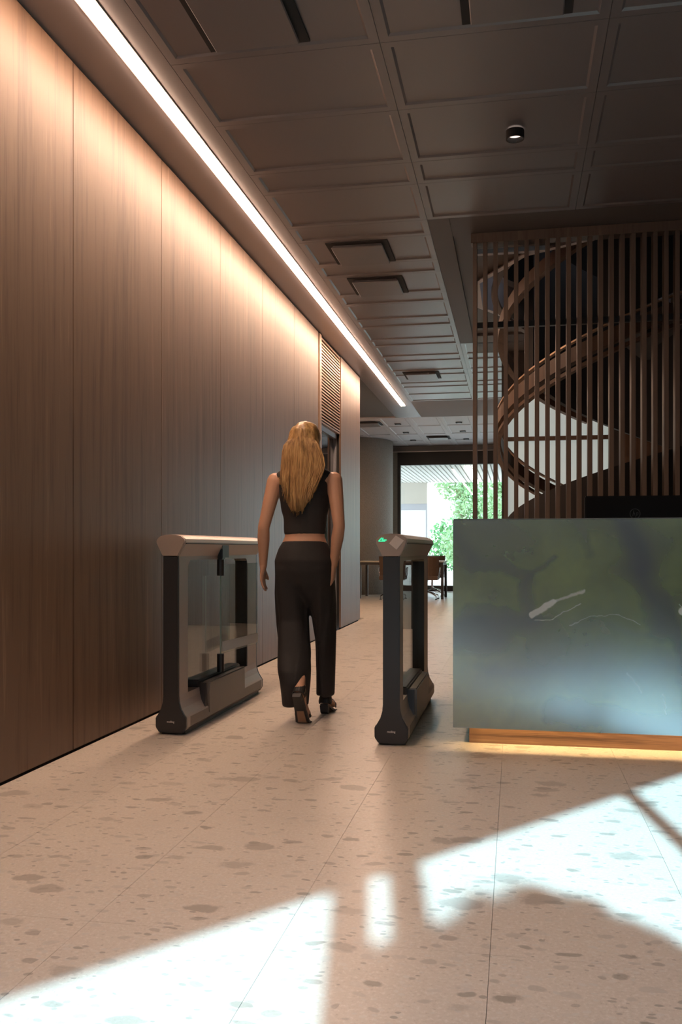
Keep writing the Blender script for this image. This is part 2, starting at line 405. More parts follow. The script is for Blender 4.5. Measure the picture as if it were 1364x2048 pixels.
# doorway in the left wall, louvred grille over a dark glass door
MB().box(XL-.24, XL+.004, 9.80, 9.90, 0, H-.01).build('trim_1', M['jamb_wood'])['kind'] = 'structure'
door = tag(MB().box(XL-.10, XL-.085, 9.95, 11.00, .06, 2.36).build('door_1', M['door_glass']), kind='structure')
for a in ((9.90, 9.95, 0, 2.42), (11.00, 11.055, 0, 2.42), (9.95, 11.00, 2.36, 2.42), (9.95, 11.00, .0, .06)):
    MB().box(XL-.13, XL-.05, *a).build('door_frame', M['door_frame'], door)
MB().box(XL-.24, XL-.2, 9.9, 11.06, -.2, H+.03).build('door_backing', M['backing'], door)
MB().tube([(XL-.06,10.10,.95),(XL-.035,10.10,.95),(XL-.035,10.10,1.25),(XL-.06,10.10,1.25)], .010, 8).build('door_handle', M['chrome'], door)
grille = tag(empty('louvre_grille', (XL-.05, 10.48, 2.44)), 'wooden louvre grille of horizontal blades above the glass door in the wood wall', 'grille')
MB().box(-.12, -.11, -.56, .57, 0, .94).build('back_plate', M['backing'], grille)
for a in ((-.575, -.545, 0, .94), (.545, .575, 0, .94), (-.545, .545, -.02, 0), (-.545, .545, .92, .94)):
    MB().box(-.11, .04, *a).build('grille_frame', M['jamb_wood'], grille)
blade = MB().prism([(-.05, -.001), (.045, -.012), (.045, .004), (-.05, .014)], 'y', -.545, .545).build('louvre_blade', M['jamb_wood'], grille)
NB = 25
blade.location = (0, 0, .02)
for k in range(1, NB): inst(blade, 'louvre_blade', (0, 0, .02+k*.90/NB), grille)

# other walls
tag(MB().box(-4.75, -4.6, 12.3, YF, -.2, H+.03).build('wall_alcove', M['concrete']), kind='structure')
tag(MB().box(-4.6, XL-.25, 12.3, 12.45, -.2, H+.03).build('wall_return', M['concrete']), kind='structure')
tag(MB().box(XR, XR+.15, facade_y(XR)-.2, YF, -.2, H+.03).build('wall_right', M['void_wall']), kind='structure')
# wall behind the stair with a tall frosted window
WBY = 11.2
wb = MB(); wb.box(-.16, -.10, WBY, WBY+.15, 0, H); wb.box(1.16, XR, WBY, WBY+.15, 0, H); wb.box(-.10, 1.16, WBY, WBY+.15, 2.95, H); wb.box(-.10, 1.16, WBY, WBY+.15, -.01, 1.0)
wall_back = tag(wb.build('wall_back', M['void_wall']), kind='structure')
w2 = tag(MB().box(-.10, 1.16, WBY+.06, WBY+.075, 1.0, 2.95).build('window_2', M['frosted_window']), 'frosted pane glowing with daylight', kind='structure')
MB().box(-.10, 1.16, WBY+.02, WBY+.06, 2.31, 2.36).build('window_mullion', M['stair_wood'], w2)
for k in range(3):
    MB().box(1.22+k*.62, 1.22+k*.62+.60, WBY-.025, WBY-.002, .02, H-.02).build('wood_panel', M['stair_wood'], wall_back, bevel=.003)

# entrance front behind the camera: posts, header; open to daylight
fr = MB()
def fbox(mb, t0, t1, z0, z1, d0=-.06, d1=.06):
    q = [F0+FU*t0+FN*d0, F0+FU*t1+FN*d0, F0+FU*t1+FN*d1, F0+FU*t0+FN*d1]
    return mb.prism([(p.x, p.y) for p in q], 'z', z0, z1)
tL, tR = (XL-F0.x)/FU.x, (XR-F0.x)/FU.x
fbox(fr, tL, tR, 2.62, H+.03, -.01, .01)
wall_front = tag(fr.build('wall_front', M['win_frame']), kind='structure')
for t0, t1 in ((-.03,.12), (.195,.34), (-2.2,-2.05), (1.53,1.62), (tL, tL+.1), (tR-.1, tR)):
    fbox(MB(), t0, t1, 0, 2.62, -.006, .006).build('door_post', M['win_frame'], wall_front)
fbox(MB(), .12, .195, 0, 2.26, -.005, .005).build('door_stile', M['win_frame'], wall_front)
for t0, t1, z1 in ((tL+.1, -1.9, 2.62), (-1.9, -.03, 1.25), (.34, 1.53, 1.25), (1.62, 2.3, 1.25), (2.3, tR-.1, 2.62)):
    fbox(MB(), t0, t1, 0, z1, -.006, .006).build('solid_panel', M['void_wall'], wall_front)  # added panels narrow the front openings to hold back daylight

# ceiling: backing slab with a stair opening, lay-in metal pans, plain boards
SX, SY, SR = 1.20, 8.65, 1.57
hole = [(SX+SR*math.cos(R(15+30*k)), SY+SR*math.sin(R(15+30*k))) for k in range(12)]
def slab_with_hole(outer, hole, z0, z1, name, mat, parent=None):
    bm = bmesh.new()
    ov = [bm.verts.new((x, y, z0)) for x, y in outer]; hv = [bm.verts.new((x, y, z0)) for x, y in hole]
    es = [bm.edges.new((l[i], l[(i+1) % len(l)])) for l in (ov, hv) for i in range(len(l))]
    bmesh.ops.triangle_fill(bm, edges=es, use_beauty=True)
    ext = bmesh.ops.extrude_face_region(bm, geom=bm.faces[:])
    bmesh.ops.translate(bm, vec=(0,0,z1-z0), verts=[v for v in ext['geom'] if isinstance(v, bmesh.types.BMVert)])
    bmesh.ops.recalc_face_normals(bm, faces=bm.faces)
    me = bpy.data.meshes.new(name); bm.to_mesh(me); bm.free(); me.materials.append(mat)
    o = bpy.data.objects.new(name, me); C.objects.link(o)
    if parent is not None: o.parent = parent
    return o
ceiling = tag(slab_with_hole(poly, hole, H+.03, H+.33, 'ceiling', M['ceil_dark']), kind='structure')
def board(x0, x1, y0, y1, mat, z=H, name='ceiling_board'):
    return MB().box(x0+.001, x1-.001, y0+.001, y1-.001, z, z+.029).build(name, M[mat], ceiling)
pan_cache = {}
def pan(x0, x1, y0, y1, mat, name='ceiling_pan', rim=.045, depth=.009):
    w, d = round(x1-x0, 3), round(y1-y0, 3); key = (w, d, mat)
    if key in pan_cache:
        return inst(pan_cache[key], name, (x0, y0, H), ceiling)
    g = .0014
    def rect(i, z): return [(g+i, g+i, z), (w-g-i, g+i, z), (w-g-i, d-g-i, z), (g+i, d-g-i, z)]
    rings = [rect(0, .028), rect(0, 0), rect(rim, 0), rect(rim+.012, depth)]
    o = MB().loft(rings, cap=False).add(rect(rim+.012, depth), [(0,1,2,3)]).build(name, M[mat], ceiling, fix=False)
    o.location = (x0, y0, H); pan_cache[key] = o; return o
YB = [2.95, 3.60, 4.25, 4.92, 5.60, 5.94, 6.60, 6.92, 7.53, 7.86, 8.47, 8.80, 9.41, 9.74, 10.35, 10.66, 11.27, 11.60, 12.21, 12.54, 13.15, 13.48, 14.10, 14.70]
board(XL-.02, -1.68, -3.4, 16.5, 'ceil')
for a, b in zip(YB[:-1], YB[1:]):
    pan(-1.68, -.63, a, b, 'ceil')
    if b <= 6.61 or a >= 10.6: pan(-.63, .42, a, b, 'ceil')
    if b <= 6.61: pan(.42, 1.47, a, b, 'ceil'); 
    if b <= 6.61 and a > 3.5: pan(1.47, 2.52, a, b, 'ceil')
board(-1.68, -.63, 2.0-2.6, 2.95, 'ceil'); board(-.63, .42, .6, 2.95, 'ceil'); board(.42, 1.47, 1.2, 2.95, 'ceil')
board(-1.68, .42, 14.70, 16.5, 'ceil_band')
board(-.63, SX-SR-.1, 6.60, 10.66, 'ceil_dark')
board(SX-SR-.1, XR, 6.60, SY-SR-.1, 'ceil_dark')
board(SX-SR-.1, XR, SY+SR+.1, WBY, 'ceil_dark')
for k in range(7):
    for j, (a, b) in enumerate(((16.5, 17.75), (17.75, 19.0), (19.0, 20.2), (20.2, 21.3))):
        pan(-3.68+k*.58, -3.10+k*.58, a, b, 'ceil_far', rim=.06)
# rim of the stair opening and the dark floor above it
rim = MB()
def arc(r, z): return [(SX+r*math.cos(R(15+30*k)), SY+r*math.sin(R(15+30*k)), z) for k in range(12)]
rim.loft([arc(SR+.05, H-.012), arc(SR-.002, H-.012), arc(SR-.02, H+.30), arc(SR-.06, H+.34), arc(SR+.05, H+.36)], cap=False)
tag(rim.build('trim_2', M['well']), kind='structure')
tag(MB().box(SX-2.4, SX+2.4, SY-2.4, SY+2.4, H+2.6, H+2.7).build('ceiling_upper', M['backing']), kind='structure')
uw = MB()
for a in ((-2.45,-2.4,-2.4,2.4), (2.4,2.45,-2.4,2.4), (-2.4,2.4,-2.45,-2.4), (-2.4,2.4,2.4,2.45)):
    uw.box(SX+a[0], SX+a[1], SY+a[2], SY+a[3], H+.33, H+2.6)
tag(uw.build('wall_upper', M['backing']), kind='structure')
ul = bpy.data.lights.new('upper_floor_light', 'AREA'); ul.energy = 16; ul.size = 1.2; ul.color = (.85,.88,1)  # unseen area lamp, added in place of daylight from the floor above
ulo = bpy.data.objects.new('upper_floor_light', ul); C.objects.link(ulo); ulo.location = (SX+1.9, SY-.6, H+1.9); ulo.rotation_euler = (0, R(75), 0)

# far window wall
WX0, WX1, WY = -2.72, 4.9, 21.2
win = tag(MB().box(WX0, WX1, WY-.02, WY+.14, 2.96, 3.26).build('window_1', M['win_frame']), kind='structure')
MB().box(WX0-.1, WX1, WY-.10, WY+.14, 3.27, H-.002).build('window_fascia', M['win_fascia'], win)
MB().box(WX0-.1, WX1, WY-.13, WY-.10, 3.255, 3.275).build('fascia_edge', M['cap'], win)
MB().box(WX0, WX1, WY-.02, WY+.10, 0, .13).build('window_sill', M['win_frame'], win)
for x in (WX0, -.02, 2.5, WX1-.07):
    MB().box(x, x+.07, WY-.02, WY+.10, .13, 2.96).build('window_post', M['win_frame'], win)
for a, b in ((WX0+.07, -.02), (.05, 2.5), (2.57, WX1-.07)):
    MB().box(a, b, WY+.03, WY+.042, .13, 2.96).build('window_pane', M['glass'], win)
tag(MB().box(-4.6, WX0, WY+.05, WY+.2, -.2, H+.03).build('wall_far', M['concrete']), kind='structure')
col = MB().lathe([(1.0, 0), (1.0, H-.001)], -3.70, 20.15, 64).build('concrete_column', M['concrete'], smooth=False)
col.data.polygons.foreach_set('use_smooth', [True]*len(col.data.polygons))
tag(col, 'massive round bush-hammered concrete column beside the far window', 'column')

# ------------------------------------------------------------------ outside
tag(MB().box(-14, 16, YF+.0, 62, -.25, -.02).build('ground', M['paving']), kind='structure')
tag(MB().prism([(-14,-30),(24,-30),(24,5.2),(XR+.2, facade_y(XR)),(XL-.3, facade_y(XL-.3)),(-14,-4.3)], 'z', -.25, -.02).build('ground_front', M['asphalt']), kind='structure')
opp = tag(empty('opposite_building', (F0+FN*11).to_tuple()), 'dark brick building across the street from the entrance, behind the viewpoint', 'building')  # unseen mass, added to cut the sky light entering the front
opp.rotation_euler = (0, 0, math.atan2(FU.y, FU.x))
MB().box(-22, 22, -6, 0, -.25, 6.6).build('brick_wall', M['asphalt'], opp)
MB().box(-22.1, 22.1, -6.1, .12, 6.6, 6.85).build('parapet', M['out_band'], opp)
for k in range(-6, 7):
    for z in (.9, 3.9):
        f_ = MB().box(k*3-.75, k*3+.75, .0, .06, z, z+1.7).build('window', M['win_frame'], opp)
        MB().box(k*3-.68, k*3+.68, .061, .07, z+.08, z+1.62).build('pane', M['door_glass'], f_)
canopy = tag(empty('canopy_soffit', (0, 21.4, 3.0)), 'pale slatted canopy soffit outside over the terrace beyond the far window', 'canopy')
MB().box(-6, 7, 0, 6.2, .05, .35).build('canopy_slab', M['soffit_gap'], canopy)
sl = MB().box(0, .085, 0, 6.2, 0, .05).build('soffit_slat', M['soffit'], canopy); sl.location = (-4.4, 0, 0)
for k in range(1, 62): inst(sl, 'soffit_slat', (-4.4+k*.12, 0, 0), canopy)
lamp = tag(MB().box(-1.16, -1.06, 21.9, 27.3, 2.93, 2.999).build('canopy_strip_lamp', M['daylight_lamp']), 'white linear lamp glowing along the outdoor canopy soffit', 'lamp')
ob = tag(empty('neighbouring_wall', (0, 27.4, 0)), 'concrete and white building wall beyond the far window, left of the trees', 'building')
MB().box(-9, -2.62, 0, .5, 2.36, 3.02).build('concrete_fascia', M['out_wall'], ob)
MB().box(-9, -2.62, .05, .5, 2.17, 2.36).build('grey_band', M['out_band'], ob)
MB().box(-9, -2.66, .08, .5, -.02, 2.17).build('white_panel', M['out_white'], ob)
MB().box(-2.66, -2.62, .06, .5, -.02, 2.17).build('corner_post', M['out_band'], ob)

def leaf_cloud(name, mat, parent, blobs, n, size, seed):
    rnd = random.Random(seed); v = []; f = []
    tot = sum(b[3]*b[4]*b[5] for b in blobs)
    for cx, cy, cz, rx, ry, rz in blobs:
        for _ in range(int(n*rx*ry*rz/tot)):
            while True:
                d = Vector((rnd.gauss(0,1), rnd.gauss(0,1), rnd.gauss(0,1)))
                if d.length > .1: break
            d.normalize(); q = rnd.random()**.45
            p = Vector((cx+d.x*rx*q, cy+d.y*ry*q, cz+d.z*rz*q))
            s = size*rnd.uniform(.6, 1.3)
            a = Vector((rnd.gauss(0,1), rnd.gauss(0,1), rnd.gauss(0,.7))).normalized(); b = a.orthogonal().normalized()
            b = (Matrix.Rotation(rnd.uniform(0,6.28), 3, a) @ b)
            c = a.cross(b)
            k = len(v)
            v += [p-b*s, p+c*s*.42, p+b*s, p-c*s*.42]; f.append((k,k+1,k+2,k+3))
    m = MB(); m.v = [tuple(x) for x in v]; m.f = f
    o = m.build(name, mat, parent, fix=False); o['kind'] = 'stuff'; return o
def tree(loc, h, blobs, n, size, seed, mat, label):
    t = tag(empty('garden_tree', loc), label, 'tree', 'trees beyond the far window')
    mb = MB(); rnd = random.Random(seed)
    mb.tube([(0,0,-.05),(.04,.02,h*.4),(.1,0,h*.75),(.08,.05,h)], [.10,.08,.06,.03], 8)
    for b in blobs[:5]: mb.tube([(.05,.02,h*.45),(b[0]*.5,b[1]*.5,(h*.5+b[2])*.5+.2),(b[0],b[1],b[2])], [.05,.035,.015], 6)
    mb.build('trunk', M['bark'], t, smooth=True)
    leaf_cloud('foliage', M[mat], t, blobs, n, size, seed); return t
tree((-1.9,32.5,0), 3.6, [(0,0,3.6,1.0,1,1.0),(.6,-.4,2.4,1.0,.9,.9),(-.4,.3,4.6,.7,.8,.6),(.2,-.5,1.1,.9,.8,.9)], 7000, .085, 1, 'leaf', 'loose sunlit young tree nearest the white neighbouring wall')
tree((-.1,35.2,0), 3.8, [(0,0,2.6,1.3,1,1.1),(.5,0,1.3,1.3,1,1.2),(-.5,-.3,3.6,.8,.8,.7),(.7,.3,3.5,.9,.8,.7)], 9000, .085, 2, 'leaf', 'full leafy green tree in the middle of the far window')
tree((2.1,38.2,0), 4.2, [(0,0,2.8,1.4,1.1,1.3),(-.6,0,1.4,1.4,1,1.2),(.5,.2,4.2,1,1,.7)], 9000, .09, 3, 'leaf', 'tall leafy green tree behind the slat screen edge')
tree((4.6,34.0,0), 4.2, [(0,0,2.8,1.4,1.1,1.3),(-.6,0,1.4,1.4,1,1.2)], 5000, .10, 4, 'leaf', 'green tree to the right beyond the far window')
hedge = tag(empty('garden_hedge', (0,41.5,0)), 'darker dense hedge behind the garden trees', 'hedge')
MB().tube([(-2,0,0),(-2,0,2)], .05, 6).build('stem', M['bark'], hedge)
leaf_cloud('foliage', M['leaf_dark'], hedge, [(x,0,1.1,1.5,.6,1.4) for x in (-2.6,-1,.8,2.5,4.2)], 12000, .11, 9)
# shrub outside the entrance front, casts the ragged edge of the sunlight on the floor
sh = F0+FU*.05+FN*.75
shrub = tag(empty('entrance_shrub', (sh.x, sh.y, -.02)), 'tall leafy shrub outside the entrance behind the viewpoint', 'shrub')
MB().tube([(0,0,0),(0.02,0,1.2),(0,.02,2.3)], [.05,.04,.02], 8).build('trunk', M['bark'], shrub, smooth=True)
bl = []
for t, z in ((.32,2.95),(.46,2.93),(.62,2.98),(.76,2.95),(.88,2.84),(1.02,2.66),(1.18,2.44),(1.40,2.15),(1.7,1.9)):
    q = FU*(t-.75)
    for zz in (z-.15, z-.42, z-.72, z-1.05): bl.append((q.x, q.y, max(.2, zz), .15, .15, .20))
leaf_cloud('foliage', M['leaf_dark'], shrub, bl, 26000, .04, 21)

# ------------------------------------------------------------------ ceiling fittings
strip = tag(empty('linear_light', (0,0,0)), 'long glowing warm white linear light in the ceiling along the wood wall', 'light')
MB().box(-1.89, -1.80, 1.0, 15.1, H-.005, H-.0008).build('light_housing', M['cap'], strip)
MB().prism([(-1.883,H-.003),(-1.876,H-.014),(-1.814,H-.014),(-1.807,H-.003)], 'y', 1.02, 15.08).build('diffuser', M['strip'], strip)
al = tag(empty('alcove_linear_light', (0,0,0)), 'warm linear light in the ceiling of the side alcove behind the wood wall end', 'light')  # unseen strip, added to warm the concrete column
MB().box(-3.64, -3.54, 13.0, 16.45, H-.030, H+.029).build('light_housing', M['cap'], al)
MB().box(-3.625, -3.555, 13.02, 16.43, H-.036, H-.0305).build('diffuser', M['strip_soft'], al)
diffs = [((-1.195, 3.90), 'air diffuser plate in the ceiling at the top left, nearest the glowing strip'), ((.008, 3.90), 'air diffuser plate in the dark ceiling at the top right of the frame'),
         ((-1.222, 7.22), 'larger of the paired air diffusers mid ceiling, nearer the viewer'), ((-1.222, 8.16), 'second of the paired air diffusers mid ceiling, farther back'),
         ((-1.26, 12.50), 'small air diffuser near the far end of the glowing strip'), ((-2.75, 17.15), 'air diffuser in the pale far ceiling beside the wood wall end'), ((-1.62, 19.6), 'air diffuser in the pale far ceiling just in front of the window')]
d0 = None
for (x, y), lab in diffs:
    if d0 is None:
        d0 = empty('air_diffuser', (x, y, H))
        MB().loft([[(sx*.245, sy*.265, z) for sx, sy in ((-1,-1),(1,-1),(1,1),(-1,1))] for z in (.002, -.006)]).build('diffuser_slot', M['slot'], d0)
        MB().loft([[(sx*a, sy*b, z) for sx, sy in ((-1,-1),(1,-1),(1,1),(-1,1))] for a, b, z in ((.19,.21,-.007),(.205,.225,-.03),(.20,.22,-.036))]).build('diffuser_plate', M['plate'], d0)
        d = d0
    else: d = copy_tree(d0); d.location = (x, y, H)
    tag(d, lab, 'vent', 'ceiling air diffusers')
dl0 = None
dn = ('nearest', 'middle', 'farthest')
for x, side in ((-2.22, 'left'), (-1.05, 'right')):
    for k, y in enumerate((17.35, 18.65, 20.0)):
        if dl0 is None:
            dl0 = empty('recessed_downlight', (x, y, H))
            MB().box(-.06, .06, -.06, .06, -.006, .004).build('downlight_frame', M['slot'], dl0)
            MB().lathe([(.045,-.0065),(.04,-.008)], 0, 0, 16).build('downlight_lens', M['grey_plastic'], dl0)
            d = dl0
        else: d = copy_tree(dl0); d.location = (x, y, H)
        tag(d, '%s small dark square downlight in the %s row of the pale far ceiling' % (dn[k], side), 'light', 'square downlights in the far ceiling')
spot = tag(empty('ceiling_spotlight', (0.0, 5.30, H)), 'small round lit spotlight in the dark ceiling above the reception desk', 'light')
MB().loft([[(r*math.cos(2*math.pi*k/28), r*math.sin(2*math.pi*k/28), z) for k in range(28)] for r, z in ((.052,.004),(.052,-.045),(.046,-.045),(.040,-.02))], cap=False).build('spot_housing', M['spot_can'], spot, smooth=False)
MB().lathe([(.0405,-.018),(.0405,-.016)], 0, 0, 28).build('spot_lens', M['spot_lens'], spot)
sl_ = bpy.data.lights.new('spot_lamp', 'SPOT'); sl_.energy = 5; sl_.spot_size = R(60); sl_.spot_blend = .6; sl_.color = (1,.78,.58); sl_.shadow_soft_size = .03
so = bpy.data.objects.new('spot_lamp', sl_); C.objects.link(so); so.location = (0.0, 5.30, H-.06)

# ------------------------------------------------------------------ slat screen
screen = tag(empty('slat_screen', (0, 7.0, 0)), 'full-height screen of dark walnut vertical slats behind the reception desk', 'screen')
slat = MB().box(-.016, .016, -.05, .05, .0, H-.075).build('screen_slat', M['slat_wood'], screen, bevel=.002); slat.location = (-.30, 0, 0)
for k in range(1, 34): inst(slat, 'screen_slat', (-.30+k*.0772, 0, 0), screen)
MB().box(-.33, 2.30, -.055, .055, H-.075, H-.002).build('head_rail', M['slat_wood'], screen, bevel=.002)
MB().box(-.31, 2.30, .055, .095, 2.70, 2.745).build('mid_rail', M['grey_plastic'], screen)
MB().box(-.31, .25, .056, .11, H-.125, H-.09).build('ceiling_track', M['well'], screen)  # short pale bar behind the head rail, at its left end

# ------------------------------------------------------------------ spiral stair behind the screen
stair = tag(empty('spiral_stair', (SX, SY, 0)), 'walnut spiral staircase curving up behind the slat screen', 'staircase')
def helix(r0, r1, th0, th1, zf, h, n=40):
    rings = []
    for k in range(n+1):
        th = th0+(th1-th0)*k/n; z = zf(th); c, s = math.cos(R(th)), math.sin(R(th))
        hh = h(th) if callable(h) else h
        rings.append([(r0*c, r0*s, z), (r1*c, r1*s, z), (r1*c, r1*s, z+hh), (r0*c, r0*s, z+hh)])
    return MB().loft(rings)
ZF = lambda th: 2.10+(th-180)*3.07/360
helix(1.33, 1.40, 60, 330, lambda t: ZF(t)-.10, .12, 60).build('outer_stringer', M['stair_wood'], stair)
helix(1.34, 1.39, 60, 330, lambda t: ZF(t)-.17, .03, 60).build('lower_stringer', M['stair_wood'], stair)
helix(1.35, 1.39, 60, 330, lambda t: ZF(t)+.065, .014, 60).build('handrail', M['brass'], stair)
helix(1.18, 1.24, 60, 150, lambda t: ZF(t)+.85, lambda t: 1.5, 30).build('upper_balustrade', M['stair_dark'], stair)
helix(1.25, 1.30, 186, 300, lambda t: 0.02, lambda t: 1.24+max(0,(t-190))*.0064, 30).build('lower_balustrade', M['stair_dark'], stair)
helix(1.26, 1.31, 245, 330, lambda t: ZF(t)+.12, 1.2, 24).build('front_balustrade', M['stair_dark'], stair)
for k in range(12):
    th = 250+k*15
    st = MB()
    a0, a1 = R(th), R(th+15); z = ZF(th)-.02
    if z > 4.6: break
    st.add([(r*math.cos(a), r*math.sin(a), zz) for zz in (z, z+.04) for r, a in ((.25,a0),(1.33,a0),(1.33,a1),(.25,a1))],
           [(0,3,2,1),(4,5,6,7),(0,1,5,4),(1,2,6,5),(2,3,7,6),(3,0,4,7)])
    st.build('tread', M['stair_dark'], stair)
helix(1.36, 1.42, 120, 250, lambda t: H-.02+(t-180)*.004, .03, 30).build('upper_rail', M['stair_wood'], stair)
helix(1.30, 1.36, 110, 260, lambda t: ZF(t)+.72+.10, .11, 36).build('upper_stringer', M['stair_wood'], stair)
MB().lathe([(.10, 0), (.10, 5.9)], 0.75, 0, 20).build('newel_post', M['stair_wood'], stair, smooth=True)

# ------------------------------------------------------------------ reception desk
DY, DX0, DX1, DB, DT = 4.58, -.307, 2.9, .098, 1.149
desk = tag(empty('reception_desk', (0, DY, 0)), 'reception desk faced with a slab of dark green marble over a recessed wood plinth', 'desk')
def dpart(name, mat, x0, x1, y0, y1, z0, z1, bevel=.002): return MB().box(x0, x1, y0, y1, z0, z1).build(name, M[mat], desk, bevel=bevel)
dpart('front_panel', 'marble', DX0, DX1, 0, .03, DB, DT-.004)
dpart('side_panel', 'marble', DX0, DX0+.03, .0305, .75, DB, DT-.004)
dpart('counter_top', 'desk_top', DX0, DX1, 0, .30, DT-.003, DT)
dpart('desk_carcass', 'desk_body', DX0+.031, DX1, .031, .12, .162, DT-.004)
dpart('bottom_panel', 'desk_body', DX0+.031, DX1, .121, .75, DB, DB+.03)
dpart('worktop', 'desk_body', DX0+.031, DX1, .121, .80, .72, .75)
dpart('plinth', 'plinth_wood', -.232, DX1-.1, .12, .70, .0, DB-.001)
dpart('plinth_light', 'led_gold', -.22, DX1-.1, .088, .108, .150, .161, 0)
# monitor on the worktop
mon = tag(empty('monitor', (.64, 5.12, .752)), 'black monitor seen from behind on the reception desk', 'monitor', )
mon.rotation_euler = (0, 0, R(2))
mb = MB(); mb.box(-.265, .265, .0, .035, .20, .535); mb.build('monitor_back', M['screen'], mon, bevel=.006)
MB().box(-.255, .255, .0352, .037, .21, .525).build('screen', M['grey_plastic'], mon)
MB().prism([(-.04,0),(.04,0),(.03,.30),(-.03,.30)], 'y', -.04, -.001).build('stand_neck', M['screen'], mon, bevel=.004)
MB().box(-.12, .12, -.13, .06, -.001, .012).build('stand_base', M['screen'], mon, bevel=.004)
lg = MB()
ring = lambda r, y: [(.0+r*math.cos(2*math.pi*k/32), y, .437+r*math.sin(2*math.pi*k/32)) for k in range(32)]
lg.loft([ring(.028,-.0007), ring(.028,-.002), ring(.0245,-.002), ring(.0245,-.0007)], cap=False)
def stroke(mb, x0, z0, x1, z1, w, y=-.0035, d=.0028):
    dx, dz = x1-x0, z1-z0; L = math.hypot(dx, dz); nx, nz = -dz/L*w/2, dx/L*w/2
    mb.prism([(x0+nx,z0+nz),(x0-nx,z0-nz),(x1-nx,z1-nz),(x1+nx,z1+nz)], 'y', y, y+d)
for s in ((-.012,.424,-.007,.454),(-.0045,.427,-.0015,.441),(-.010,.441,-.0015,.441),(.003,.418,.009,.444),(.008,.443,.016,.443),(.016,.443,.0135,.430),(.0055,.429,.0135,.429)):
    stroke(lg, s[0], s[1]-.0, s[2], s[3], .0022)
lg.build('logo', M['logo'], mon)

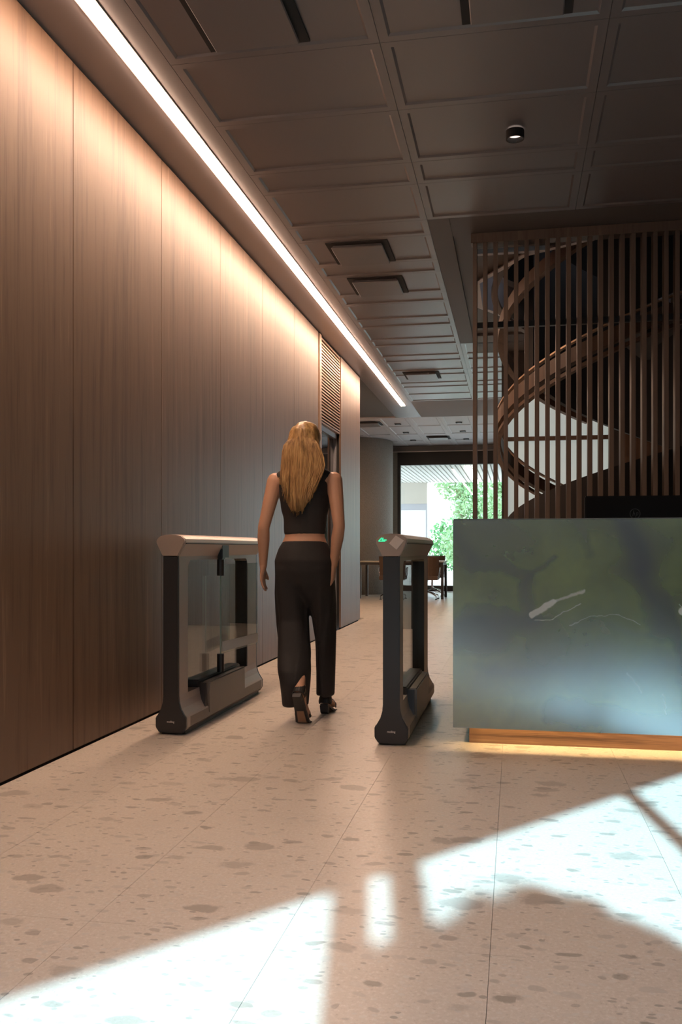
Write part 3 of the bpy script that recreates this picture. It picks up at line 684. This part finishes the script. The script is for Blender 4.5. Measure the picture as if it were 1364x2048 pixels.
# ------------------------------------------------------------------ turnstile barriers
def barrier(name, loc, label, reader):
    t = tag(empty(name, loc), label, 'turnstile', 'speed gate barriers')
    L = 1.46
    # portal frame of the side view (u, z): outer outline minus rounded opening, as a ring
    def rrect(u0, u1, z0, z1, r, n=5):
        pts = []
        for cx, cz, a0 in ((u1-r,z1-r,0),(u0+r,z1-r,90),(u0+r,z0+r,180),(u1-r,z0+r,270)):
            for k in range(n+1): a = R(a0+90*k/n); pts.append((cx+r*math.cos(a), cz+r*math.sin(a)))
        return pts
    outer = rrect(.0, L, .03, 1.0, .012); inner = rrect(.125, 1.255, .155, .935, .05)
    fm = MB(); rings = []
    for vx, src in ((-.0425, inner), (-.0425, outer), (.0425, outer), (.0425, inner)):
        rings.append([(vx, p[0], p[1]) for p in src])
    n = len(outer); vs = [p for r_ in rings for p in r_]; fs = []
    for k in range(4):
        for i in range(n): fs.append((k*n+i, k*n+(i+1) % n, ((k+1) % 4)*n+(i+1) % n, ((k+1) % 4)*n+i))
    fm.add(vs, fs).build('frame', M['alu'], t)
    # flared foot along the whole length
    prof = [(.0428,.21),(.046,.175),(.056,.14),(.076,.105),(.086,.095),(.086,.04),(.074,.024)]
    sec = [(v, z) for v, z in prof]+[(-v, z) for v, z in prof[::-1]]
    MB().prism(sec, 'y', 0.0, L).build('foot', M['alu'], t)
    MB().prism([(.087,.092),(.087,.042),(.0745,.023),(.0735,.03),(.0855,.045),(.0855,.092)], 'y', .05, L-.02).build('kick_strip', M['box_grey'], t)
    MB().prism([(-.087,.092),(-.087,.042),(-.0745,.023),(-.0735,.03),(-.0855,.045),(-.0855,.092)], 'y', .05, L-.02).build('kick_strip', M['box_grey'], t)
    MB().box(-.068, .068, .02, L-.03, 0, .026).build('floor_plinth', M['black'], t)
    # dark end covers, same outline as post and foot
    fp = [(.0425,.965)]+prof+[(.066,.012),(-.066,.012)]+[(-v, z) for v, z in prof[::-1]]+[(-.0425,.965)]
    fc = MB().prism(fp, 'y', -.022, -.0005).build('front_cover', M['black'], t, bevel=.004)
    MB().prism(fp, 'y', L+.0005, L+.022).build('rear_cover', M['black'], t, bevel=.004)
    MB().box(-.040, .040, 1.243, 1.254, .21, .925).build('rear_post_cover', M['black'], t)
    # head beam with facetted ends
    hd = [(.0432,.957),(.081,1.032),(.077,1.050),(.058,1.066),(.03,1.073),(0,1.075)]
    hs = hd+[(-v, z) for v, z in hd[::-1][1:]]
    up_ = [(.0812,1.030),(.0775,1.051),(.0585,1.067),(.03,1.0742),(0,1.0762)]; us = up_+[(-v, z) for v, z in up_[::-1][1:]]
    MB().prism(hs, 'y', .003, L+.018).build('head_beam', M['alu'], t)
    MB().prism(us, 'y', .001, L+.02).build('top_cap', M['cap'], t)
    hc = MB().prism(hs, 'y', -.026, .0005).build('head_end', M['head'], t, bevel=.004)
    MB().prism([(.0815,1.024),(.0825,1.030),(-.0825,1.030),(-.0815,1.024)], 'y', .001, L+.016).build('shadow_gap', M['black'], t)
    # motor housing
    MB().box(-.045, .045, .30, 1.08, .127, .252).build('motor_block', M['black'], t, bevel=.008)
    for s in (1, -1):
        MB().prism([(.34,.058),(1.04,.058),(1.03,.237),(.352,.237),(.335,.18)], 'x', s*.0455, s*.092).build('motor_cover', M['box_grey'], t, bevel=.006)
        MB().prism([(.30,.10),(.333,.06),(.333,.235),(.318,.235)], 'x', s*.0455, s*.080).build('cover_end', M['black'], t)
    # pivots and glass wing
    side = 1 if not reader else -1
    PV, PU = side*.052, .66
    MB().box(PV-.020, PV+.020, PU-.03, PU+.03, .933, 1.0).build('pivot_bracket', M['black'], t, bevel=.004)
    MB().prism([(PV+side*.0205,.945),(PV+side*.023,.945),(PV+side*.023,1.022),(PV+side*.0205,1.022)], 'y', PU-.03, PU+.09).build('bracket_plate', M['grey_plastic'], t)
    MB().box(-.004, .004, .126, 1.242, .20, .936).build('glass_infill', M['glass'], t)
    MB().lathe([(.021,.835),(.022,.838),(.022,.934)], PV, PU, 20).build('upper_pivot', M['black'], t)
    MB().lathe([(.022,.250),(.022,.357),(.021,.36)], PV, PU, 20).build('lower_pivot', M['black'], t)
    a = Vector((PV, PU+.002, 0)); b = Vector((side*.105, 1.27, 0)); d = (b-a).normalized(); w = Vector((-d.y, d.x, 0))*.005
    q = [a-w, b-w, b+w, a+w]
    g = MB().prism([(p.x, p.y) for p in q], 'z', .36, .905).build('glass_wing', M['glass'], t)
    e = [a-w-d*.0012, a-w-d*.0002, a+w-d*.0002, a+w-d*.0012]
    MB().prism([(p.x, p.y) for p in e], 'z', .36, .835).build('glass_edge', M['glass_edge'], g)
    e = [a+d*.01-w*1.12, b-w*1.12, b-w*1.02, a+d*.01-w*1.02]
    MB().prism([(p.x, p.y) for p in e], 'z', .372, .432).build('frosted_band', M['frost'], g)  # opaque pale band across the lower glass
    # small maker's lettering on the foot
    cu = bpy.data.curves.new('lettering', 'FONT'); cu.body = 'molling'; cu.size = .0145; cu.align_x = 'CENTER'; cu.extrude = .0003; cu.offset = .0003
    tmp = bpy.data.objects.new('tmp', cu); C.objects.link(tmp)
    dg = bpy.context.evaluated_depsgraph_get(); dg.update()
    me = bpy.data.meshes.new_from_object(tmp.evaluated_get(dg)); bpy.data.objects.remove(tmp)
    me.materials.clear(); me.materials.append(M['white_print'])
    lo = bpy.data.objects.new('lettering', me); C.objects.link(lo); lo.parent = t; lo.location = (.0, -.0226, .068); lo.rotation_euler = (R(90), 0, 0)
    tag(lo, 'tiny pale lettering')
    if reader:
        ar = MB()
        for x0, z0, s in ((-.047,1.054,1.0), (-.040,1.0535,.62)):
            top = (x0, z0); low = (x0-.017*s+(.004 if s < 1 else 0), z0-.017*s); end = (x0+.017, z0-.0185*s)
            stroke(ar, *top, *low, .0036, -.0282, .002); stroke(ar, *low, end[0], low[1], .0036, -.0282, .002)
        tag(ar.build('arrow_sign', M['green_led'], t), 'glowing green arrow sign')
        pl = [(-.010,1.026),(.028,.994),(.066,1.040),(.024,1.066)]
        tag(MB().prism(pl, 'y', -.0295, -.0262).build('card_reader', M['cap'], t, bevel=.001), 'pale diamond-shaped card reader plate')
    return t
barrier('speed_gate', (-1.81, 4.60, 0), 'left speed gate barrier beside the wood wall, with open glass wing', False)
barrier('speed_gate', (-.615, 4.56, 0), 'right speed gate barrier near the reception desk, with green arrow sign', True)

# ------------------------------------------------------------------ the walking woman
person = tag(empty('person', (-1.22, 5.20, 0)), 'woman walking away through the speed gate, long blond hair, black sleeveless top, wide black trousers', 'person')
bd = MB()
bd.rings([(0,0,.80,.10,.08),(0,-.01,.86,.155,.105),(0,-.012,.93,.168,.115),(0,-.005,1.0,.148,.10),(0,.005,1.07,.120,.085),(0,.01,1.14,.118,.083),(0,.012,1.22,.132,.092),(0,.012,1.30,.148,.100),(0,.008,1.37,.150,.092),(0,.004,1.42,.120,.075),(0,.0,1.455,.062,.055)])
bd.capsule([(-.15,0,1.405),(0,-.005,1.44),(.15,0,1.405)], [.045,.05,.045])
bd.capsule([(0,-.005,1.40),(0,.012,1.52),(0,.02,1.56)], [.055,.048,.048])
# head with face (facing +y)
bd.ball((0,.035,1.635), .074, .092, .108, 20, 12); bd.ball((0,.055,1.585), .055, .068, .058); bd.ball((0,.095,1.545), .024,.022,.02)
bd.capsule([(0,.122,1.645),(0,.142,1.612)], [.010,.014], 8); bd.ball((0,.118,1.578), .024,.014,.012); bd.ball((0,.11,1.662), .045,.018,.014)
for s in (-1, 1):
    bd.ball((s*.076,.022,1.625), .010,.020,.030)
    bd.ball((s*.034,.100,1.606), .02,.02,.02)
# arms
def arm(s, sh_, el, wr, tip, curl):
    sh_, el, wr, tip = map(Vector, (sh_, el, wr, tip))
    bd.capsule([sh_, sh_.lerp(el,.35), sh_.lerp(el,.75), el], [.050,.045,.038,.035])
    bd.capsule([el, el.lerp(wr,.3), el.lerp(wr,.75), wr], [.035,.037,.028,.023])
    d = (tip-wr).normalized(); side = Vector((0, 1, 0)); side = (side-d*side.dot(d)).normalized(); nrm = d.cross(side).normalized()
    if nrm.x*s > 0: nrm = -nrm       # palm faces the thigh
    for q in (-.022, -.008, .008, .022):
        bd.capsule([wr+side*q*.6, wr+d*.045+side*q, wr+d*.082+side*q*1.05], [.015,.013,.011], 10)
    for q, L in ((.028,.062),(.0095,.070),(-.0095,.066),(-.027,.052)):
        b0 = wr+d*.080+side*q; b1 = b0+d*L*.45+nrm*.006; b2 = b1+d*L*.32+nrm*curl*.5; b3 = b2+d*L*.2+nrm*curl*.8
        bd.capsule([b0,b1,b2,b3], [.0088,.0082,.0075,.0066], 8)
    t0 = wr+d*.025+side*.020; t1 = t0+d*.030+side*.022+nrm*.010; t2 = t1+d*.028+side*.006+nrm*.010
    bd.capsule([t0,t1,t2], [.012,.0095,.008], 8)
arm(-1, (-.178,0,1.40), (-.235,-.05,1.125), (-.258,.02,.895), (-.272,.04,.72), .012)
arm(1, (.178,0,1.40), (.222,-.07,1.13), (.178,-.02,.90), (.162,.02,.72), .016)
# legs
LH, LK, LA = (-.085,0,.90), (-.06,.11,.55), (.018,-.185,.255)
RH, RK, RA = (.085,0,.90), (.095,.15,.52), (.090,.20,.125)
for h_, k_, a_ in ((LH,LK,LA),(RH,RK,RA)):
    h_, k_, a_ = Vector(h_), Vector(k_), Vector(a_)
    bd.capsule([h_, h_.lerp(k_,.4), k_], [.082,.072,.052]); bd.capsule([k_, k_.lerp(a_,.3), k_.lerp(a_,.75), a_], [.050,.052,.036,.031])
def foot(an, he, ba, to):
    an, he, ba, to = map(Vector, (an, he, ba, to))
    bd.capsule([an, an.lerp(he,.7), he], [.032,.031,.028])
    bd.capsule([he, he.lerp(ba,.5), ba], [.028,.030,.026]); bd.capsule([an, ba], [.030,.022])
    ax = (to-ba).normalized(); sd = Vector((1,0,0)); sd = (sd-ax*sd.dot(ax)).normalized()
    for q in (-.026,-.010,.010,.026): bd.capsule([he.lerp(ba,.6)+sd*q*.7, ba+sd*q], [.02,.018], 8)
    for k, q in enumerate((-.030,-.014,0,.014,.028)): bd.capsule([ba+sd*q, to+sd*q-ax*abs(q)*.35], [.010,.0085], 8)
LHe, LBa, LTo = (.024,-.240,.190), (.030,-.155,.045), (.032,-.090,.030)
RHe, RBa, RTo = (.090,.165,.085), (.093,.275,.036), (.094,.345,.030)
foot(LA, LHe, LBa, LTo); foot(RA, RHe, RBa, RTo)
body = remesh(bd, 'body', M['skin'], .0048, person, 3, .4)
for s in (-1, 1):
    MB().ball((s*.030,.112,1.640), .011,.011,.011, 12, 8).build('eye', M['eye'], person, smooth=True)
    MB().ball((s*.030,.1195,1.640), .0055,.0045,.0055, 10, 6).build('iris', M['iris'], person, smooth=True)
MB().ball((0,.1285,1.5775), .020,.006,.007, 12, 6).build('lips', M['lip'], person, smooth=True)
# trousers
tr = MB()
tr.rings([(0,.0,1.045,.128,.096),(0,-.004,1.0,.156,.112),(0,-.012,.93,.178,.128),(0,-.006,.86,.178,.126),(0,.01,.79,.168,.112),(0,.03,.72,.15,.085),(0,.04,.66,.11,.05)])
tr.rings([(-.08,0,.94,.07,.10),(-.085,0,.88,.092,.12),(-.088,.02,.74,.094,.116),(-.080,.04,.58,.094,.116),(-.054,-.03,.40,.094,.132),(-.036,-.095,.30,.090,.150),(-.026,-.120,.235,.084,.135),(-.026,-.115,.095,.074,.105)])
tr.rings([(.08,0,.94,.07,.10),(.085,0,.88,.092,.12),(.090,.05,.74,.084,.112),(.096,.10,.58,.070,.106),(.098,.13,.40,.058,.102),(.096,.15,.26,.053,.098),(.092,.155,.115,.052,.092)])
def fold(p, n):
    k = min(1, max(0, (1.0-p.z)/.4))
    a = math.atan2(p.y-.03, p.x-(-.07 if p.x < 0 else .075))
    w = math.sin(a*7+p.z*5)*.5+noise.noise(Vector((a*2.2, p.z*3.2, p.x*3)))*.8
    return p+n*w*.0075*k
trousers = remesh(tr, 'trousers', M['trouser'], .0075, person, 10, .5, fold)
# sleeveless top
tp = MB()
tp.rings([(0,.006,1.085,.124,.090),(0,.010,1.14,.127,.093),(0,.013,1.22,.140,.101),(0,.013,1.30,.157,.109),(0,.008,1.37,.162,.104),(0,.004,1.425,.135,.085),(0,0,1.448,.10,.068)])
tp.capsule([(-.135,0,1.415),(-.06,-.004,1.447)], [.048,.05]); tp.capsule([(.135,0,1.415),(.06,-.004,1.447)], [.048,.05])
remesh(tp, 'sleeveless_top', M['top'], .007, person, 4, .5, lambda p, n: p+n*noise.noise(Vector((p.x*9, p.y*9, p.z*14)))*.006)
# hair: shell and strands
hr = MB()
hr.ball((0,.018,1.652), .094, .108, .102, 22, 14)
hr.rings([(0,-.020,1.70,.070,.060),(0,-.035,1.62,.098,.062),(.002,-.055,1.52,.108,.056),(.006,-.078,1.45,.118,.046),(.002,-.100,1.38,.110,.034),(-.010,-.108,1.31,.088,.026),(-.020,-.106,1.25,.058,.020),(-.022,-.105,1.215,.04,.012)])
def strand(p, n):
    a = p.x*140+noise.noise(Vector((p.x*20, p.z*4, 0)))*5
    return p+n*(math.sin(a)*.0028+noise.noise(Vector((p.x*45, p.y*20, p.z*5)))*.005)
hr_o = remesh(hr, 'hair', M['hair'], .0055, person, 5, .5, strand)
# keep the face clear
st = MB(); rnd = random.Random(5)
for k in range(260):
    a = rnd.uniform(-1, 1); u = rnd.random()
    x0 = a*.080; top = Vector((x0*.6, -.055-.025*(1-abs(a)), 1.70-.05*abs(a)))
    ln = 1.21+.15*abs(a)**1.3+rnd.uniform(-.03,.08)
    xm = a*.124+.008+rnd.uniform(-.012,.012); xe = -.014+a*.092+rnd.uniform(-.02,.02)
    pts = [top, Vector((a*.102,-.088-.020*(1-abs(a))+u*.006,1.60)), Vector((xm+.004,-.108-.014*(1-abs(a))+u*.008,1.48)), Vector((.35*xm+.65*xe+.006,-.132+u*.012,1.37)), Vector((xe, -.130+u*.014, ln))]
    # smooth the path
    q = []
    for i in range(len(pts)-1):
        p0, p1, p2, p3 = pts[max(i-1,0)], pts[i], pts[i+1], pts[min(i+2,len(pts)-1)]
        for w in (0, .33, .66):
            q.append(.5*((2*p1)+(p2-p0)*w+(2*p0-5*p1+4*p2-p3)*w*w+(3*p1-p0-3*p2+p3)*w**3))
    q.append(pts[-1]); m_ = len(q)
    st.tube(q, [.0048*(1-.75*(i/(m_-1))**2) for i in range(m_)], 5)
st.build('hair_strands', M['hair'], person, smooth=True, fix=False)
# sandals
def sandal(he, ba, to, heel_h):
    he, ba, to = map(Vector, (he, ba, to))
    par = empty('sandal'); par.parent = person
    def frame_(p, d): 
        sd = Vector((1,0,0)); sd = (sd-d*sd.dot(d)).normalized(); nn = sd.cross(d); return sd, nn
    d1 = (ba-he).normalized(); d2 = (to-ba).normalized()
    path = [(he-d1*.022, d1, .024), (he.lerp(ba,.2), d1, .032), (he.lerp(ba,.6), d1, .034), (ba, (d1+d2).normalized(), .042), (ba.lerp(to,.6), d2, .042), (to+d2*.018, d2, .026)]
    rings, inr = [], []
    for p, d, w in path:
        sd, nn = frame_(p, d)
        off = .031
        rings.append([p-nn*off-sd*w, p-nn*off+sd*w, p-nn*(off+.012)+sd*w*.95, p-nn*(off+.012)-sd*w*.95])
        inr.append([p-nn*(off+.0125)-sd*w*.6, p-nn*(off+.0125)+sd*w*.6, p-nn*(off+.014)+sd*w*.58, p-nn*(off+.014)-sd*w*.58])
    MB().loft(rings).build('sole', M['shoe'], par)
    MB().loft(inr[2:5]).build('sole_patch', M['insole'], par)
    sd, nn = frame_(he, d1); hb = he-nn*.043
    q = Vector((0,0,-1)) if heel_h < .1 else -nn
    MB().loft([[hb+sd*a+d1*b for a, b in ((-.026,-.022),(.026,-.022),(.026,.022),(-.026,.022))], [hb+q*(.042 if heel_h < .1 else .022)+sd*a+d1*b for a, b in ((-.022,-.02),(.022,-.02),(.022,.015),(-.022,.015))]]).build('heel', M['shoe'], par)
    m = MB()
    for p, d, w, h_ in ((ba-d1*.01, d1, .043, .034), (he.lerp(ba,.05), d1, .036, .05)):
        sd, nn = frame_(p, d)
        m.loft([[p+d*e+sd*w*math.cos(R(a))+nn*(h_*math.sin(R(a))-.012*(1-abs(math.sin(R(a))))) for e in (-.012,.012)]+[p+d*e+sd*(w+.003)*math.cos(R(a))+nn*((h_+.003)*math.sin(R(a))-.012*(1-abs(math.sin(R(a))))) for e in (.012,-.012)] for a in range(-20, 201, 20)])
    m.build('strap', M['shoe'], par)
    cup = []
    sd, nn = frame_(he, d1)
    for e in (0, .055):
        cup.append(e)
    m = MB().loft([[he-d1*.006+sd*.034*math.sin(R(a))-d1*.028*math.cos(R(a))+nn*h for h in (-.03,.035)]+[he-d1*.006+sd*.031*math.sin(R(a))-d1*.025*math.cos(R(a))+nn*h for h in (.035,-.03)] for a in range(-100, 101, 20)])
    m.build('heel_cup', M['shoe'], par)
sandal(LHe, LBa, LTo, .19); sandal(RHe, RBa, RTo, .08)

# ------------------------------------------------------------------ meeting table and chairs far back
def table(loc, w, d, label, rz=0):
    t = tag(empty('meeting_table', loc, rz), label, 'table')
    MB().box(-w/2, w/2, -d/2, d/2, .725, .75).build('table_top', M['table_top'], t, bevel=.003)
    MB().box(-w/2+.02, w/2-.02, -d/2+.02, d/2-.02, .67, .7245).build('apron', M['table_frame'], t)
    for sx in (-1, 1):
        for sy in (-1, 1):
            x, y = sx*(w/2-.035), sy*(d/2-.035)
            MB().box(x-.025, x+.025, y-.025, y+.025, 0, .67).build('leg', M['table_frame'], t)
    return t
table((-2.23, 18.3, 0), 1.72, .95, 'long meeting table near the concrete column, chairs around it')
table((.30, 18.9, 0), 1.5, .9, 'second meeting table behind the reception desk corner, near the far window')
def chair_proto(mat):
    c = empty('meeting_chair')
    mb = MB(); rings = []
    for k in range(9):
        a = R(-62+124*k/8); x = .27*math.sin(a)/math.sin(R(62)); y = .21*math.cos(a)
        rings.append([(x*.92,-y-.0,.42),(x,-y-.02,.84),(x*.98,-y+.03,.85),(x*.9,-y+.05,.42)])
    mb.loft(rings).build('backrest', M[mat], c, smooth=False)
    MB().loft([[(.25*a, .23*b, z) for a, b in ((-1,-1),(1,-1),(1,1),(-1,1))] for z in (.385,.40,.455,.465)]).build('seat', M[mat], c, bevel=.01)
    MB().tube([(0,0,.385),(0,0,.33)], .028, 10).build('seat_plate', M['chrome'], c)
    MB().tube([(0,0,.34),(0,0,.14)], .022, 12).build('column', M['chrome'], c)
    for k in range(4):
        a = R(45+90*k); cx, sy = math.cos(a), math.sin(a)
        lg_ = MB().tube([(0,0,.16),(cx*.16,sy*.16,.13),(cx*.31,sy*.31,.075)], [.020,.016,.012], 8).build('leg', M['chrome'], c)
        MB().lathe([(.026,0),(.022,.016),(.006,.02),(.006,.078)], cx*.31, sy*.31, 10).build('glide', M['black'], lg_)
    for s in (-1, 1):
        MB().tube([(s*.255,-.10,.45),(s*.275,-.08,.62),(s*.275,.12,.63),(s*.255,.14,.46)], .010, 8).build('armrest', M['chrome'], c)
    return c
cp = chair_proto('leather'); bp_ = chair_proto('black_leather')
spots = [(-2.36, 17.72, 0, 'brown leather meeting chair, back turned, just left of the right speed gate'),
         (-1.72, 17.78, 0, 'brown leather meeting chair behind the right speed gate posts'),
         (-3.42, 18.3, 90, 'brown leather meeting chair sideways at the table end by the wood wall'),
         (-1.72, 19.16, 178, 'brown leather meeting chair on the far side of the meeting table')]
for i, (x, y, rz, lab) in enumerate(spots):
    c = cp if i == 0 else copy_tree(cp)
    c.location = (x, y, 0); c.rotation_euler = (0,0,R(-rz) if rz == 90 else R(rz))
    tag(c, lab, 'chair', 'meeting chairs round the table')
bspots = [(-.98, 18.9, -90, 'black leather meeting chair at the second table, beside the desk corner'), (.0, 18.12, 5, 'black leather meeting chair tucked behind the reception desk corner')]
for i, (x, y, rz, lab) in enumerate(bspots):
    c = bp_ if i == 0 else copy_tree(bp_)
    c.location = (x, y, 0); c.rotation_euler = (0,0,R(rz)); tag(c, lab, 'chair', 'meeting chairs round the second table')
